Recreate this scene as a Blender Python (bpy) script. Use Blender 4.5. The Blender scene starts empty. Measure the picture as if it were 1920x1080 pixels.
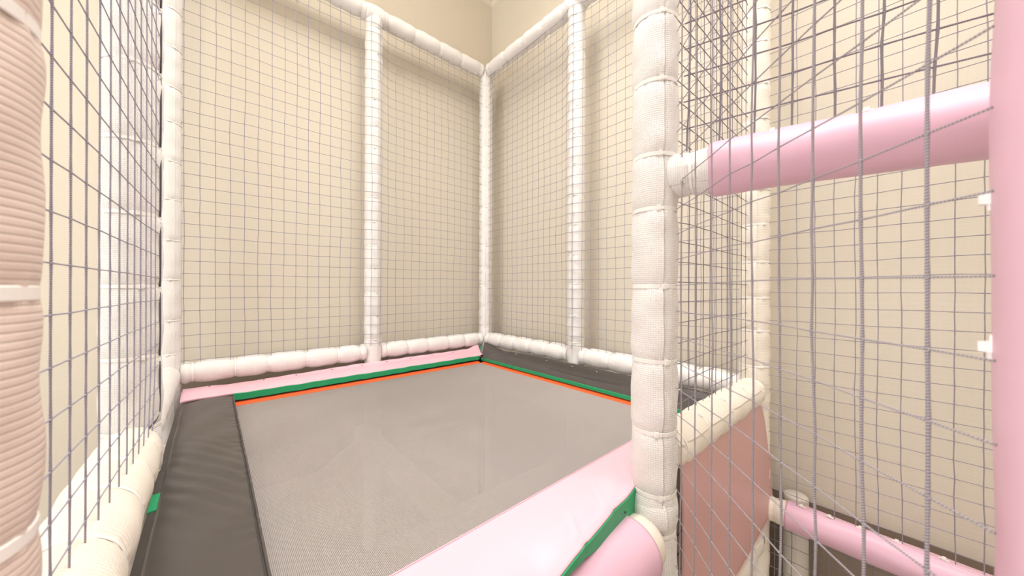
import bpy, math, random
import numpy as np
from mathutils import Vector, Matrix

random.seed(7)
rng = np.random.default_rng(7)
C = bpy.context.scene.collection
E = 1.5                                    # eye height above the floor
PI = math.pi
FWD = np.array([0.660, 0.751, 0.0]); FWD /= np.linalg.norm(FWD)
RGT = np.array([FWD[1], -FWD[0], 0.0])
FPX = 642.0

# ------------------------------------------------------------------ materials
def srgb(r, g, b):
    def f(c):
        c /= 255.0
        return c / 12.92 if c <= 0.04045 else ((c + 0.055) / 1.055) ** 2.4
    return (f(r), f(g), f(b), 1.0)

def new_mat(name, col, rough=0.5, spec=0.5, sheen=0.0):
    m = bpy.data.materials.new(name)
    m.use_nodes = True
    b = m.node_tree.nodes['Principled BSDF']
    b.inputs['Base Color'].default_value = col
    b.inputs['Roughness'].default_value = rough
    b.inputs['Specular IOR Level'].default_value = spec
    return m

class NT:
    """tiny helper for wiring shader nodes"""
    def __init__(s, m):
        s.t = m.node_tree
        s.b = s.t.nodes['Principled BSDF']
        s.out = s.t.nodes['Material Output']
    def n(s, kind, **kw):
        nd = s.t.nodes.new(kind)
        for k, v in kw.items():
            setattr(nd, k, v)
        return nd
    def l(s, a, b):
        s.t.links.new(a, b)
    def math(s, op, a, b=None):
        nd = s.n('ShaderNodeMath', operation=op)
        for i, v in enumerate((a, b)):
            if v is None:
                continue
            if isinstance(v, (int, float)):
                nd.inputs[i].default_value = v
            else:
                s.l(v, nd.inputs[i])
        return nd.outputs[0]
    def bump(s, h, strength, dist, prev=None):
        nd = s.n('ShaderNodeBump')
        nd.inputs['Strength'].default_value = strength
        nd.inputs['Distance'].default_value = dist
        s.l(h, nd.inputs['Height'])
        if prev is not None:
            s.l(prev, nd.inputs['Normal'])
        return nd.outputs[0]

def foam_material(name, col, cell=0.0040, uw=1.0):
    m = new_mat(name, col, 0.42, 0.45)
    t = NT(m)
    uv = t.n('ShaderNodeUVMap', uv_map='UVMap')
    sep = t.n('ShaderNodeSeparateXYZ')
    t.l(uv.outputs[0], sep.inputs[0])
    hs = []
    for o, c, w, k in ((sep.outputs[0], min(cell, 0.0042) * 1.08, 8.0, uw), (sep.outputs[1], cell, 5.0, 1.0)):
        f = t.math('FRACT', t.math('DIVIDE', o, c))
        d = t.math('ABSOLUTE', t.math('SUBTRACT', t.math('MULTIPLY', f, 2.0), 1.0))
        hs.append(t.math('SUBTRACT', 1.0, t.math('MULTIPLY', t.math('POWER', d, w), k)))
    h = t.math('MULTIPLY', hs[0], hs[1])
    n1 = t.bump(h, 0.8, 0.0009)
    nz = t.n('ShaderNodeTexNoise')
    nz.inputs['Scale'].default_value = 34.0
    nz.inputs['Detail'].default_value = 3.0
    tc = t.n('ShaderNodeTexCoord')
    t.l(tc.outputs['Object'], nz.inputs['Vector'])
    n2 = t.bump(nz.outputs[0], 0.25, 0.004, n1)
    t.l(n2, t.b.inputs['Normal'])
    return m

def vinyl_material(name, col, rough, scale=14.0, strength=0.25, stretch=(1, 1, 1)):
    m = new_mat(name, col, rough, 0.5)
    t = NT(m)
    tc = t.n('ShaderNodeTexCoord')
    mp = t.n('ShaderNodeMapping')
    mp.inputs['Scale'].default_value = stretch
    t.l(tc.outputs['Object'], mp.inputs[0])
    nz = t.n('ShaderNodeTexNoise')
    nz.inputs['Scale'].default_value = scale
    nz.inputs['Detail'].default_value = 2.0
    t.l(mp.outputs[0], nz.inputs['Vector'])
    n1 = t.bump(nz.outputs[0], strength, 0.012)
    nf = t.n('ShaderNodeTexNoise')
    nf.inputs['Scale'].default_value = 900.0
    t.l(tc.outputs['Object'], nf.inputs['Vector'])
    n2 = t.bump(nf.outputs[0], 0.06, 0.001, n1)
    t.l(n2, t.b.inputs['Normal'])
    return m

def rope_material(name, light, dark, pitch):
    m = new_mat(name, light, 0.75, 0.3)
    t = NT(m)
    uv = t.n('ShaderNodeUVMap', uv_map='UVMap')
    sep = t.n('ShaderNodeSeparateXYZ')
    t.l(uv.outputs[0], sep.inputs[0])
    ph = t.math('ADD', t.math('DIVIDE', sep.outputs[1], pitch), sep.outputs[0])
    f = t.math('FRACT', ph)
    d = t.math('ABSOLUTE', t.math('SUBTRACT', t.math('MULTIPLY', f, 2.0), 1.0))   # 1 in the groove between strands
    g = t.math('POWER', d, 1.7)
    mix = t.n('ShaderNodeMix', data_type='RGBA')
    t.l(g, mix.inputs[0])
    mix.inputs[6].default_value = light
    mix.inputs[7].default_value = dark
    t.l(mix.outputs[2], t.b.inputs['Base Color'])
    t.l(t.bump(t.math('SUBTRACT', 1.0, g), 0.35, 0.0008), t.b.inputs['Normal'])
    return m

def wall_material(name, col, col2):
    m = new_mat(name, col, 0.75, 0.25)
    t = NT(m)
    tc = t.n('ShaderNodeTexCoord')
    hs = []
    for sc in ((160, 160, 5), (6, 6, 190)):            # woven wallpaper: fine upright and level threads
        mp = t.n('ShaderNodeMapping')
        mp.inputs['Scale'].default_value = sc
        t.l(tc.outputs['Object'], mp.inputs[0])
        nz = t.n('ShaderNodeTexNoise')
        nz.inputs['Scale'].default_value = 1.0
        nz.inputs['Detail'].default_value = 1.0
        t.l(mp.outputs[0], nz.inputs['Vector'])
        hs.append(nz.outputs[0])
    h = t.math('ADD', hs[0], hs[1])
    t.l(t.bump(h, 0.22, 0.0015), t.b.inputs['Normal'])
    mix = t.n('ShaderNodeMix', data_type='RGBA')
    t.l(t.math('MULTIPLY', h, 0.5), mix.inputs[0])
    mix.inputs[6].default_value = col
    mix.inputs[7].default_value = col2
    t.l(mix.outputs[2], t.b.inputs['Base Color'])
    return m

def mat_fabric(name):
    m = new_mat(name, srgb(196, 187, 184), 0.38, 0.5)
    t = NT(m)
    tc = t.n('ShaderNodeTexCoord')
    nz = t.n('ShaderNodeTexNoise')
    nz.inputs['Scale'].default_value = 5.0
    t.l(tc.outputs['Object'], nz.inputs['Vector'])
    mix = t.n('ShaderNodeMix', data_type='RGBA')
    t.l(nz.outputs[0], mix.inputs[0])
    mix.inputs[6].default_value = srgb(186, 178, 176)
    mix.inputs[7].default_value = srgb(177, 169, 166)
    t.l(mix.outputs[2], t.b.inputs['Base Color'])
    return m

M_FOAM = foam_material('white_foam', srgb(244, 241, 238))
M_CREAM = foam_material('cream_foam', srgb(243, 235, 222), 0.0052, 0.45)
M_TIE = new_mat('white_nylon_tie', srgb(246, 243, 238), 0.3)
M_PINK = vinyl_material('pink_vinyl', srgb(228, 186, 205), 0.38, 9.0, 0.18)
M_PINKPAD = vinyl_material('pale_pink_vinyl', srgb(240, 192, 205), 0.42, 6.0, 0.14)
M_SHEET = vinyl_material('dusky_pink_vinyl', srgb(208, 166, 163), 0.45, 4.0, 0.06)
M_FOAMTINT = foam_material('shade_tinted_foam', srgb(226, 209, 198), 0.0048, 0.12)  # white foam with shade and pink bounce light put into its colour
M_BLACK = vinyl_material('black_vinyl', srgb(74, 69, 66), 0.36, 5.0, 0.10, (0.8, 1.4, 1))
M_GREEN = vinyl_material('green_vinyl', srgb(36, 160, 105), 0.45, 20.0, 0.1)
M_ORANGE = new_mat('orange_webbing', srgb(240, 100, 45), 0.6)
M_STITCH = new_mat('dark_stitching', srgb(60, 56, 60), 0.7)
M_PSTITCH = new_mat('pink_piping', srgb(236, 176, 190), 0.5)
M_EYE = new_mat('eyelet_metal', srgb(70, 68, 70), 0.3)
M_EYE.node_tree.nodes['Principled BSDF'].inputs['Metallic'].default_value = 0.8
M_STEEL = new_mat('black_steel', srgb(38, 36, 36), 0.5)
M_NETFINE = rope_material('lavender_net_cord', srgb(168, 161, 168), srgb(128, 121, 132), 0.0022)
M_NETNEAR = rope_material('grey_net_rope', srgb(184, 177, 182), srgb(78, 72, 86), 0.0022)
M_NETLEFT = rope_material('lavender_grey_rope', srgb(184, 180, 194), srgb(70, 66, 82), 0.0022)
M_NETBAR = rope_material('dark_net_rope', srgb(150, 143, 150), srgb(90, 84, 96), 0.0026)
M_LACE = new_mat('dark_lacing_cord', srgb(80, 76, 84), 0.7)
M_WALL = wall_material('cream_wallpaper', srgb(226, 218, 203), srgb(220, 211, 195))
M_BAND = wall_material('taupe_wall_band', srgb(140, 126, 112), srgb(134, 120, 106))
M_CEIL = new_mat('ceiling_paint', srgb(238, 228, 212), 0.8, 0.2)
M_FLOOR = new_mat('grey_floor', srgb(206, 200, 192), 0.6, 0.3)
M_MAT = mat_fabric('woven_mat')
M_PIPE = new_mat('pale_plastic', srgb(222, 216, 206), 0.5)

# ------------------------------------------------------------------ object helpers
def link(o):
    C.objects.link(o)
    return o

def thing(name, label, cat, loc, group=None):
    o = bpy.data.objects.new(name, None)
    o.empty_display_size = 0.05
    o.location = loc
    o['label'] = label
    o['category'] = cat
    if group:
        o['group'] = group
    return link(o)

def make_mesh(name, verts, faces, mat, uv=None, smooth=True):
    me = bpy.data.meshes.new(name)
    me.from_pydata([tuple(v) for v in verts], [], [tuple(f) for f in faces])
    if uv is not None:
        lay = me.uv_layers.new(name='UVMap')
        idx = np.empty(len(me.loops), dtype=np.int32)
        me.loops.foreach_get('vertex_index', idx)
        lay.data.foreach_set('uv', np.asarray(uv, dtype=np.float32)[idx].ravel())
    if smooth:
        me.polygons.foreach_set('use_smooth', [True] * len(me.polygons))
    me.materials.append(mat)
    me.update()
    return me

def obj(name, me, parent=None):
    o = bpy.data.objects.new(name, me)
    link(o)
    if parent is not None:
        o.parent = parent
    return o

def struct(name, me):
    o = obj(name, me)
    o['kind'] = 'structure'
    return o

def basis(d):
    d = np.asarray(d, float); d = d / np.linalg.norm(d)
    if abs(d[2]) > 0.9:
        e1 = np.array([1.0, 0, 0]); e2 = np.array([0, 1.0, 0]) * np.sign(d[2])
    else:
        e1 = np.array([0, 0, 1.0]); e2 = np.cross(d, e1)      # angle 0 = up
        e2 /= np.linalg.norm(e2)
    return d, e1, e2

def foam_geo(p0, p1, r, ties, seam=None, side=1, n=52, step=0.007, ends=True, lap=0.0035, lump=1.0, pinch=0.10, flat=0.0025):
    p0 = np.asarray(p0, float); p1 = np.asarray(p1, float)
    L = np.linalg.norm(p1 - p0)
    d, e1, e2 = basis(p1 - p0)
    extra = []
    for t in ties:
        extra += [t - 0.006, t - 0.0025, t, t + 0.0025, t + 0.006]
    ts = np.unique(np.clip(np.concatenate([np.linspace(0, L, max(8, int(L / step))), extra, [0.002, 0.005, L - 0.002, L - 0.005]]), 0, L).round(5))
    if seam is None:
        seam = 1.5
        lap = 0.0
    q = np.linspace(0, 2 * PI, n + 1)
    a = seam + q * (-side)
    dist = np.full(len(ts), 9.0)
    for t in ties:
        dist = np.minimum(dist, np.maximum(0, np.abs(ts - t) - flat))
    prof = 1 - pinch * np.exp(-dist / 0.011)
    if ends:
        de = np.minimum(ts, L - ts)
        prof = np.minimum(prof, 1 - 0.22 * np.exp(-de / 0.007))
    ph = rng.uniform(0, 6.28, 8)
    ld = np.clip(np.minimum(dist, 1), 0, 1)
    R = r * prof[:, None] * np.ones((1, n + 1))
    R += lump * 0.0009 * (np.sin(3 * a + ph[0])[None, :] * np.sin(ts * 47 + ph[1])[:, None]
                          + np.sin(2 * a + ph[2])[None, :] * np.sin(ts * 83 + ph[3])[:, None])
    R += lump * 0.0011 * np.exp(-ld / 0.010)[:, None] * (np.sin(17 * q + ph[4]) * np.sin(5 * q + ph[5]))[None, :]
    if lap:
        R += lap * np.exp(-q / 0.55)[None, :] * (1 - np.exp(-ld / 0.012))[:, None]
        R -= 0.5 * lap * np.exp(-(2 * PI - q) / 0.08)[None, :]
    ring = np.cos(a)[:, None] * e1[None] + np.sin(a)[:, None] * e2[None]
    V = (d[None, None] * ts[:, None, None]) + R[..., None] * ring[None]
    k = len(ts); w = n + 1
    verts = V.reshape(-1, 3)
    uv = np.stack([np.broadcast_to(q * r, (k, w)), np.broadcast_to(ts[:, None], (k, w))], -1).reshape(-1, 2)
    I = np.arange(k * w).reshape(k, w)
    fwd = side < 0
    A, B, Cc, D = I[:-1, :-1].ravel(), I[:-1, 1:].ravel(), I[1:, 1:].ravel(), I[1:, :-1].ravel()
    F = np.stack([A, B, Cc, D], 1) if fwd else np.stack([A, D, Cc, B], 1)
    # the lap edge closes the sleeve (its own vertices keep the edge crisp)
    base = len(verts)
    verts = np.vstack([verts, V[:, 0], V[:, -1]])
    uv = np.vstack([uv, uv.reshape(k, w, 2)[:, 0], uv.reshape(k, w, 2)[:, 0]])
    s0 = base + np.arange(k); s1 = base + k + np.arange(k)
    F2 = np.stack([s0[:-1], s0[1:], s1[1:], s1[:-1]], 1)
    F2 = F2 if fwd else F2[:, ::-1]
    F = list(map(tuple, F)) + list(map(tuple, F2))
    c0, c1 = len(verts), len(verts) + 1
    verts = np.vstack([verts, [[0, 0, 0]], [d * L]])
    uv = np.vstack([uv, [[0, 0]], [[0, L]]])
    for j in range(n):
        F.append((c0, I[0, j + 1], I[0, j]) if fwd else (c0, I[0, j], I[0, j + 1]))
        F.append((c1, I[-1, j], I[-1, j + 1]) if fwd else (c1, I[-1, j + 1], I[-1, j]))
    return verts, F, uv

_ties = {}
def tie_mesh(r, w=0.0026):
    key = (round(r, 4), w)
    if key in _ties:
        return _ties[key]
    n = 48; th = 0.0009
    vs = []; fs = []
    for i in range(n):
        a = 2 * PI * i / n
        for rr, z in ((r, -w), (r + th, -w * 0.8), (r + th, w * 0.8), (r, w)):
            vs.append((rr * math.cos(a), rr * math.sin(a), z))
    for i in range(n):
        j = (i + 1) % n
        for q in range(4):
            p = (q + 1) % 4
            fs.append((i * 4 + q, j * 4 + q, j * 4 + p, i * 4 + p))
    # the locking head with its chamfered lid and the clipped tail
    def box(cx, cy, cz, sx, sy, sz, ch=0.25):
        b = len(vs)
        for x, s in ((-1, 1.0), (1, 1 - ch)):
            for y in (-1, 1):
                for z in (-1, 1):
                    vs.append((cx + x * sx, cy + y * sy * s, cz + z * sz * s))
        for f in ((0, 1, 3, 2), (4, 6, 7, 5), (0, 4, 5, 1), (2, 3, 7, 6), (0, 2, 6, 4), (1, 5, 7, 3)):
            fs.append(tuple(b + k for k in f))
    box(r + 0.0020, 0, 0, 0.0024, 0.0042, w * 1.35)
    box(r + 0.0020, 0.0062, 0, 0.0006, 0.0030, w * 0.8, 0.1)
    me = make_mesh('zip_tie', vs, fs, M_TIE, smooth=False)
    _ties[key] = me
    return me

def add_tie(root, axis, t, r, ang, w=0.0026):
    d, e1, e2 = basis(axis)
    o = obj('zip_tie', tie_mesh(r, w), root)
    x = math.cos(ang) * e1 + math.sin(ang) * e2
    y = np.cross(d, x)
    m = Matrix(((x[0], y[0], d[0], d[0] * t), (x[1], y[1], d[1], d[1] * t), (x[2], y[2], d[2], d[2] * t), (0, 0, 0, 1)))
    o.matrix_local = m
    return o

def foam_part(root, name, o0, p0, p1, r, ties, mat, seam=None, side=1, **kw):
    v, f, uv = foam_geo(p0, p1, r, ties, seam, side, **kw)
    v = v + (np.asarray(p0, float) - np.asarray(o0, float))
    return obj(name, make_mesh(name, v, f, mat, uv), root)

def spaced(a, b, gap, jit=0.012):
    k = max(1, int(round((b - a) / gap)))
    return [a + (b - a) * i / k + random.uniform(-jit, jit) for i in range(k + 1)]

R0 = 0.044
def padded(name, label, cat, p0, p1, ties, group, r=R0, mat=None, seam=None, side=1, tie_ang=None, tie_w=0.0026, **kw):
    """a foam-sleeved pipe with its zip ties: p0, p1 are eye-relative"""
    p0 = np.array([p0[0], p0[1], p0[2] + E]); p1 = np.array([p1[0], p1[1], p1[2] + E])
    root = thing(name, label, cat, tuple(p0), group)
    foam_part(root, 'foam_sleeve', p0, p0, p1, r, ties, mat or M_FOAM, seam, side, **kw)
    for t in ties:
        a = tie_ang if tie_ang is not None else (seam if seam is not None else 0.0)
        add_tie(root, p1 - p0, t, r * (1.012 - kw.get('pinch', 0.10)), a + random.uniform(-0.25, 0.25), tie_w)
    return root

def post(label, x, y, z0, z1, tie_z, seam=None, side=1, r=R0, mat=None, tie_ang=None, group='white foam-wrapped upright posts', **kw):
    kw.setdefault('pinch', 0.055)
    return padded('padded_post', label, 'post', (x, y, z0), (x, y, z1), [z - z0 for z in tie_z], group, r, mat, seam, side, tie_ang, **kw)

def rail(label, p0, p1, tie_t, group, seam=None, side=1, r=R0, mat=None, tie_ang=None, **kw):
    return padded('padded_rail', label, 'rail', p0, p1, tie_t, group, r, mat, seam, side, tie_ang, **kw)

def tube_geo(pts, rad, sides=6, radf=None):
    pts = np.asarray(pts, float)
    tan = np.gradient(pts, axis=0)
    tan /= np.linalg.norm(tan, axis=1)[:, None] + 1e-12
    up = np.array([0, 0, 1.0]) if abs(tan[0][2]) < 0.8 else np.array([1.0, 0, 0])
    vs = []; u = up
    for p, t in zip(pts, tan):
        u = u - t * np.dot(u, t); u /= np.linalg.norm(u) + 1e-12
        w = np.cross(t, u)
        vs.append((u, w))
    a = np.arange(sides) * 2 * PI / sides
    V = np.array([p + (rad if radf is None else rad * radf[i]) * (np.cos(a)[:, None] * vs[i][0] + np.sin(a)[:, None] * vs[i][1]) for i, p in enumerate(pts)])
    k = len(pts)
    F = []
    for i in range(k - 1):
        for j in range(sides):
            F.append((i * sides + j, i * sides + (j + 1) % sides, (i + 1) * sides + (j + 1) % sides, (i + 1) * sides + j))
    F.append(tuple(reversed(range(sides)))); F.append(tuple((k - 1) * sides + j for j in range(sides)))
    return V.reshape(-1, 3), F

def cord(root, name, pts, rad, mat, sides=6):
    v, f = tube_geo(pts, rad, sides)
    return obj(name, make_mesh(name, v, f, mat), root)

# ------------------------------------------------------------------ rope nets
def net(label, P0, U, V, us, vs, ub, vb, rad, mat, warp=None, sides=6, wob=0.0013, knot=1.2, name='safety_net', sub=3, group='knotted rope safety nets', radh=None):
    """P0 eye-relative corner, U and V directions; cords at us / vs, each as long as vb / ub"""
    P0 = np.array([P0[0], P0[1], P0[2] + E]); U = np.asarray(U, float); V = np.asarray(V, float)
    U = U / np.linalg.norm(U); V = V / np.linalg.norm(V); N = np.cross(U, V)
    us = np.asarray(us); vs = np.asarray(vs)
    p = rng.uniform(0, 6.28, 6)
    dj = rng.normal(0, 1, (len(us) + 4, len(vs) + 4, 2))
    def pos(u, v):
        # slow drift of the whole net plus a small kick at every knot
        du = wob * (np.sin(u * 7 + v * 3 + p[0]) + 0.7 * np.sin(v * 11 + p[1]) + 0.5 * np.sin(u * 19 + v * 13 + p[2]))
        dv = wob * (np.sin(v * 6 + u * 4 + p[3]) + 0.7 * np.sin(u * 12 + p[4]) + 0.5 * np.sin(u * 15 - v * 17 + p[5]))
        iu = np.clip(np.interp(u, us, np.arange(len(us))), 0, len(us) - 1)
        iv = np.clip(np.interp(v, vs, np.arange(len(vs))), 0, len(vs) - 1)
        i0 = np.floor(iu).astype(int); j0 = np.floor(iv).astype(int)
        fu = (iu - i0)[..., None]; fv = (iv - j0)[..., None]
        k = (dj[i0, j0] * (1 - fu) * (1 - fv) + dj[i0 + 1, j0] * fu * (1 - fv) + dj[i0, j0 + 1] * (1 - fu) * fv + dj[i0 + 1, j0 + 1] * fu * fv)
        du = du + wob * 0.40 * k[..., 0]; dv = dv + wob * 0.40 * k[..., 1]
        P = U * (u + du)[..., None] + V * (v + dv)[..., None]
        if warp is not None:
            P = P + warp(u, v)
        return P
    VV = []; FF = []; UVs = []; base = 0
    for fam in (0, 1):
        lines = us if fam == 0 else vs
        cross = vs if fam == 0 else us
        b0, b1 = vb if fam == 0 else ub
        knots = [c for c in cross if b0 <= c <= b1]
        st = sorted(set([b0, b1] + knots))
        ss = []; kn = []
        for s0, s1 in zip(st[:-1], st[1:]):
            for i in range(sub):
                ss.append(s0 + (s1 - s0) * i / sub); kn.append(1.0 if i == 0 and s0 in knots else 0.0)
        ss.append(st[-1]); kn.append(0.0)
        ss = np.array(ss); kn = np.array(kn)
        # short extra rings so the knots read as beads
        a = np.arange(sides + 1) * 2 * PI / sides
        A1, A2 = (U, N) if fam == 0 else (V, N)
        ring = np.cos(a)[:, None] * A1 + np.sin(a)[:, None] * A2
        for c in lines:
            u = np.full_like(ss, c) if fam == 0 else ss
            v = ss if fam == 0 else np.full_like(ss, c)
            P = pos(u, v)
            rr = (rad if fam == 0 or radh is None else radh) * (1 + (knot - 1) * kn)
            X = P[:, None, :] + rr[:, None, None] * ring[None]
            k = len(ss)
            VV.append(X.reshape(-1, 3))
            UVs.append(np.stack([np.broadcast_to(np.arange(sides + 1) / sides, (k, sides + 1)), np.broadcast_to(ss[:, None], (k, sides + 1))], -1).reshape(-1, 2))
            I = base + np.arange(k * (sides + 1)).reshape(k, sides + 1)
            FF.append(np.stack([I[:-1, :-1].ravel(), I[:-1, 1:].ravel(), I[1:, 1:].ravel(), I[1:, :-1].ravel()], 1))
            base += k * (sides + 1)
    me = make_mesh(name, np.vstack(VV), np.vstack(FF).tolist(), mat, np.vstack(UVs))
    o = obj(name, me)
    o.location = tuple(P0)
    o['label'] = label; o['category'] = 'net'
    if group:
        o['group'] = group
    return o

# ------------------------------------------------------------------ the room
def box_mesh(name, x0, x1, y0, y1, z0, z1, mat):
    v = [(x, y, z) for x in (x0, x1) for y in (y0, y1) for z in (z0, z1)]
    f = [(0, 1, 3, 2), (4, 6, 7, 5), (0, 4, 5, 1), (2, 3, 7, 6), (0, 2, 6, 4), (1, 5, 7, 3)]
    return make_mesh(name, v, f, mat, smooth=False)

WX, WY, CZ = 1.56, 2.012, 2.115
struct('wall_back', box_mesh('wall_back', -3.12, WX, WY, WY + 0.12, 0, E + CZ, M_WALL))
struct('wall_right', box_mesh('wall_right', WX, WX + 0.12, -2.72, WY + 0.12, 0, E + CZ, M_WALL))
struct('ceiling', box_mesh('ceiling', -3.12, WX + 0.12, -2.72, WY + 0.12, E + CZ, E + CZ + 0.1, M_CEIL))
struct('floor', box_mesh('floor', -3.12, WX + 0.12, -2.72, WY + 0.12, -0.1, 0, M_FLOOR))
struct('wall_band_1', box_mesh('wall_band_1', WX - 0.004, WX, -2.6, WY, 0.001, E - 0.735, M_BAND))  # thin slab in a darker tone over the lower right wall
struct('wall_band_2', box_mesh('wall_band_2', -0.13, WX - 0.004, WY - 0.004, WY, E - 0.96, E - 0.36, M_BAND))  # darker slab on the back wall, ending at the left post
LX, FY = -3.0, -2.6  # unseen left and front walls, added to shut out world light
def wall_hole(name, x0, x1, ya, yb, z0, z1, hy0, hy1, hz0, hz1, mat):
    vs = []; fs = []
    for (a, b, c, d) in ((ya, hy0, z0, z1), (hy1, yb, z0, z1), (hy0, hy1, z0, hz0), (hy0, hy1, hz1, z1)):
        k = len(vs)
        vs += [(x, y, z) for x in (x0, x1) for y in (a, b) for z in (c, d)]
        fs += [tuple(k + i for i in f) for f in ((0, 1, 3, 2), (4, 6, 7, 5), (0, 4, 5, 1), (2, 3, 7, 6), (0, 2, 6, 4), (1, 5, 7, 3))]
    return make_mesh(name, vs, fs, mat, smooth=False)
struct('wall_left', wall_hole('wall_left', LX - 0.12, LX, FY, WY + 0.12, 0, E + CZ, -0.3, 1.7, 0.9, 2.7, M_WALL))
struct('wall_front', box_mesh('wall_front', LX, WX + 0.12, FY - 0.12, FY, 0, E + CZ, M_WALL))
# slim ceiling moulding along both walls
def cove(name, p0, p1, nrm, mat):
    prof = [(0, 0), (0.034, 0), (0.030, -0.010), (0.016, -0.016), (0.006, -0.030), (0, -0.034)]
    vs = []
    for p in (p0, p1):
        for a, z in prof:
            vs.append((p[0] + nrm[0] * a, p[1] + nrm[1] * a, E + CZ + z))
    k = len(prof)
    fs = [(i, (i + 1) % k, k + (i + 1) % k, k + i) for i in range(k)] + [tuple(range(k)), tuple(range(2 * k - 1, k - 1, -1))]
    return struct(name, make_mesh(name, vs, fs, mat, smooth=False))
cove('trim_3', (-3.0, WY), (WX, WY), (0, -1), M_CEIL)
cove('trim_4', (WX, -2.6), (WX, WY), (-1, 0), M_CEIL)

# ------------------------------------------------------------------ posts
FL = -E + 0.001
XL, XM, XR = -0.130, 0.655, 1.410
YA, YB, YF = 1.880, 1.106, 0.335
XF = 0.683
ZB, ZT = -0.343, 1.465

def joint(root, o, axis, r=R0 * 1.05, half=0.052, z=ZT, mat=None):
    """short foam collar where a post meets its top rail"""
    c = np.array([o[0], o[1], z + E]); a = np.asarray(axis, float)
    foam_part(root, 'joint_sleeve', (o[0], o[1], o[2] + E), c - a * half, c + a * half, r, [], mat or M_FOAM, seam=2.6, lap=0.002)

tz = spaced(ZB + 0.085, ZT - 0.10, 0.135)
p = post('white foam post in the far corner of the cage where both wall nets meet', XR, YA, FL, ZT + 0.02, [-0.9, -0.62, -0.41] + tz, seam=-2.2, tie_ang=-2.4)
p = post('slim white foam post halfway along the left wall net', XM, YA, FL, ZT - 0.005, [-0.9, -0.62, -0.395] + spaced(ZB + 0.065, ZT - 0.09, 0.132), seam=-1.4, tie_ang=-1.6)
joint(p, (XM, YA, FL), (1, 0, 0))
p = post('white foam post halfway along the right wall net', XR, YB, FL, ZT - 0.005, [-0.9, -0.62, -0.395] + spaced(ZB + 0.06, ZT - 0.09, 0.15), seam=-2.9, tie_ang=-2.6)
joint(p, (XR, YB, FL), (0, 1, 0))
post('narrow visible strip of white foam post at the left end of the left wall net', XL, YA, FL, ZT + 0.02, [-0.9, -0.6, -0.42] + spaced(ZB + 0.075, ZT - 0.1, 0.145), seam=-1.0, tie_ang=-1.3)
p = post('white foam post with the left side net laced along its seam', XL, YB, FL, 1.47, [-0.9, -0.62, -0.415, -0.306, -0.152, 0.0, 0.155, 0.31, 0.475, 0.62, 0.77, 0.93, 1.08, 1.22], seam=-0.20, side=1, tie_ang=-1.3, r=0.047, n=72, tie_w=0.0036, flat=0.0035)
# lacing along the seam of that post
o0 = np.array([XL, YB, FL + E])
zs = [-0.29, -0.165, -0.012, 0.143, 0.298, 0.463, 0.608, 0.758]
for i, (za, zb) in enumerate(zip(zs[:-1], zs[1:])):
    k = 9
    pts = []
    for j in range(k):
        f = j / (k - 1)
        z = za + 0.012 + (zb - za - 0.012) * f
        a = -0.20 - 0.16 - 0.10 * math.sin(PI * f)
        rr = 0.0475 + 0.0035 * math.sin(PI * f)
        pts.append(np.array([rr * math.cos(a), rr * math.sin(a), z + E - o0[2]]))
    cord(p, 'lacing_cord', pts, 0.0016, M_LACE)
pts = [np.array([0.046 * math.cos(a), 0.046 * math.sin(a), z + E - o0[2]]) for a, z in ((-0.36, -0.27), (-0.40, -0.285), (-0.5, -0.292), (-0.75, -0.302), (-0.9, -0.307))]
cord(p, 'lacing_cord', pts, 0.0018, M_LACE)

pf = post('large white foam front post where the thick pink bar starts', XF, YF, FL, 1.47, [-1.2, -1.0, -0.82, -0.64, -0.482, -0.405, -0.283, -0.143, 0.004, 0.156, 0.262, 0.407, 0.537, 0.68, 0.83, 1.0], seam=math.radians(-133), side=1, tie_ang=math.radians(-133), r=0.0445, n=96, step=0.004, lap=0.0042, tie_w=0.0042, flat=0.004, pinch=0.075)
post('cream lit foam post at the far right behind the pink bar, by the cream wall', XR, YF, FL, 1.47, [-1.2, -1.0, -0.66, -0.47, -0.40] + spaced(-0.26, 1.3, 0.118), seam=math.radians(-160), tie_ang=math.radians(-140), mat=M_CREAM, tie_w=0.0032)
foam_part(pf, 'joint_sleeve', (XF, YF, FL + E), (XF, YF, E - 0.475), (XF, YF, E - 0.418), 0.0475, [], M_FOAM, seam=math.radians(-125), n=80, step=0.004)
post('blurred shade-tinted foam post filling the left edge of the view, close to the eye', -0.125, YF, FL, 1.40, [-1.0, -0.55, -0.28, -0.142, -0.004, 0.150, 0.30, 0.45, 0.6, 0.9], seam=1.2, tie_ang=2.4, r=0.049, n=96, step=0.004, mat=M_FOAMTINT, tie_w=0.0045, flat=0.004, pinch=0.045)

# ------------------------------------------------------------------ rails
top, bot = 'white foam rails along the top of the nets', 'white foam rails along the bottom of the nets'
g = 0.040
def mid(L, first, gap):
    return [first] + spaced(first + gap, L - first - gap, gap) + [L - first] if L > 3 * gap else [first, L - first]
L1 = XM - XL - 2 * g; L2 = XR - XM - 2 * g; L3 = YA - YB - 2 * g; L4 = YB - YF - 2 * g
rail('white foam top rail on the left wall, left of the middle post', (XL + g, YA, ZT), (XM - g, YA, ZT), mid(L1, 0.03, 0.145), top, seam=PI * 0.95, tie_ang=0.4, pinch=0.13)
rail('white foam top rail on the left wall, between the middle post and the corner', (XM + g, YA, ZT), (XR - g, YA, ZT), mid(L2, 0.03, 0.145), top, seam=PI * 0.95, tie_ang=0.4, pinch=0.13)
rail('white foam top rail on the right wall, between the corner and the middle post', (XR, YA - g, ZT), (XR, YB + g, ZT), mid(L3, 0.03, 0.15), top, seam=-PI * 0.9, tie_ang=2.0, pinch=0.13)
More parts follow.
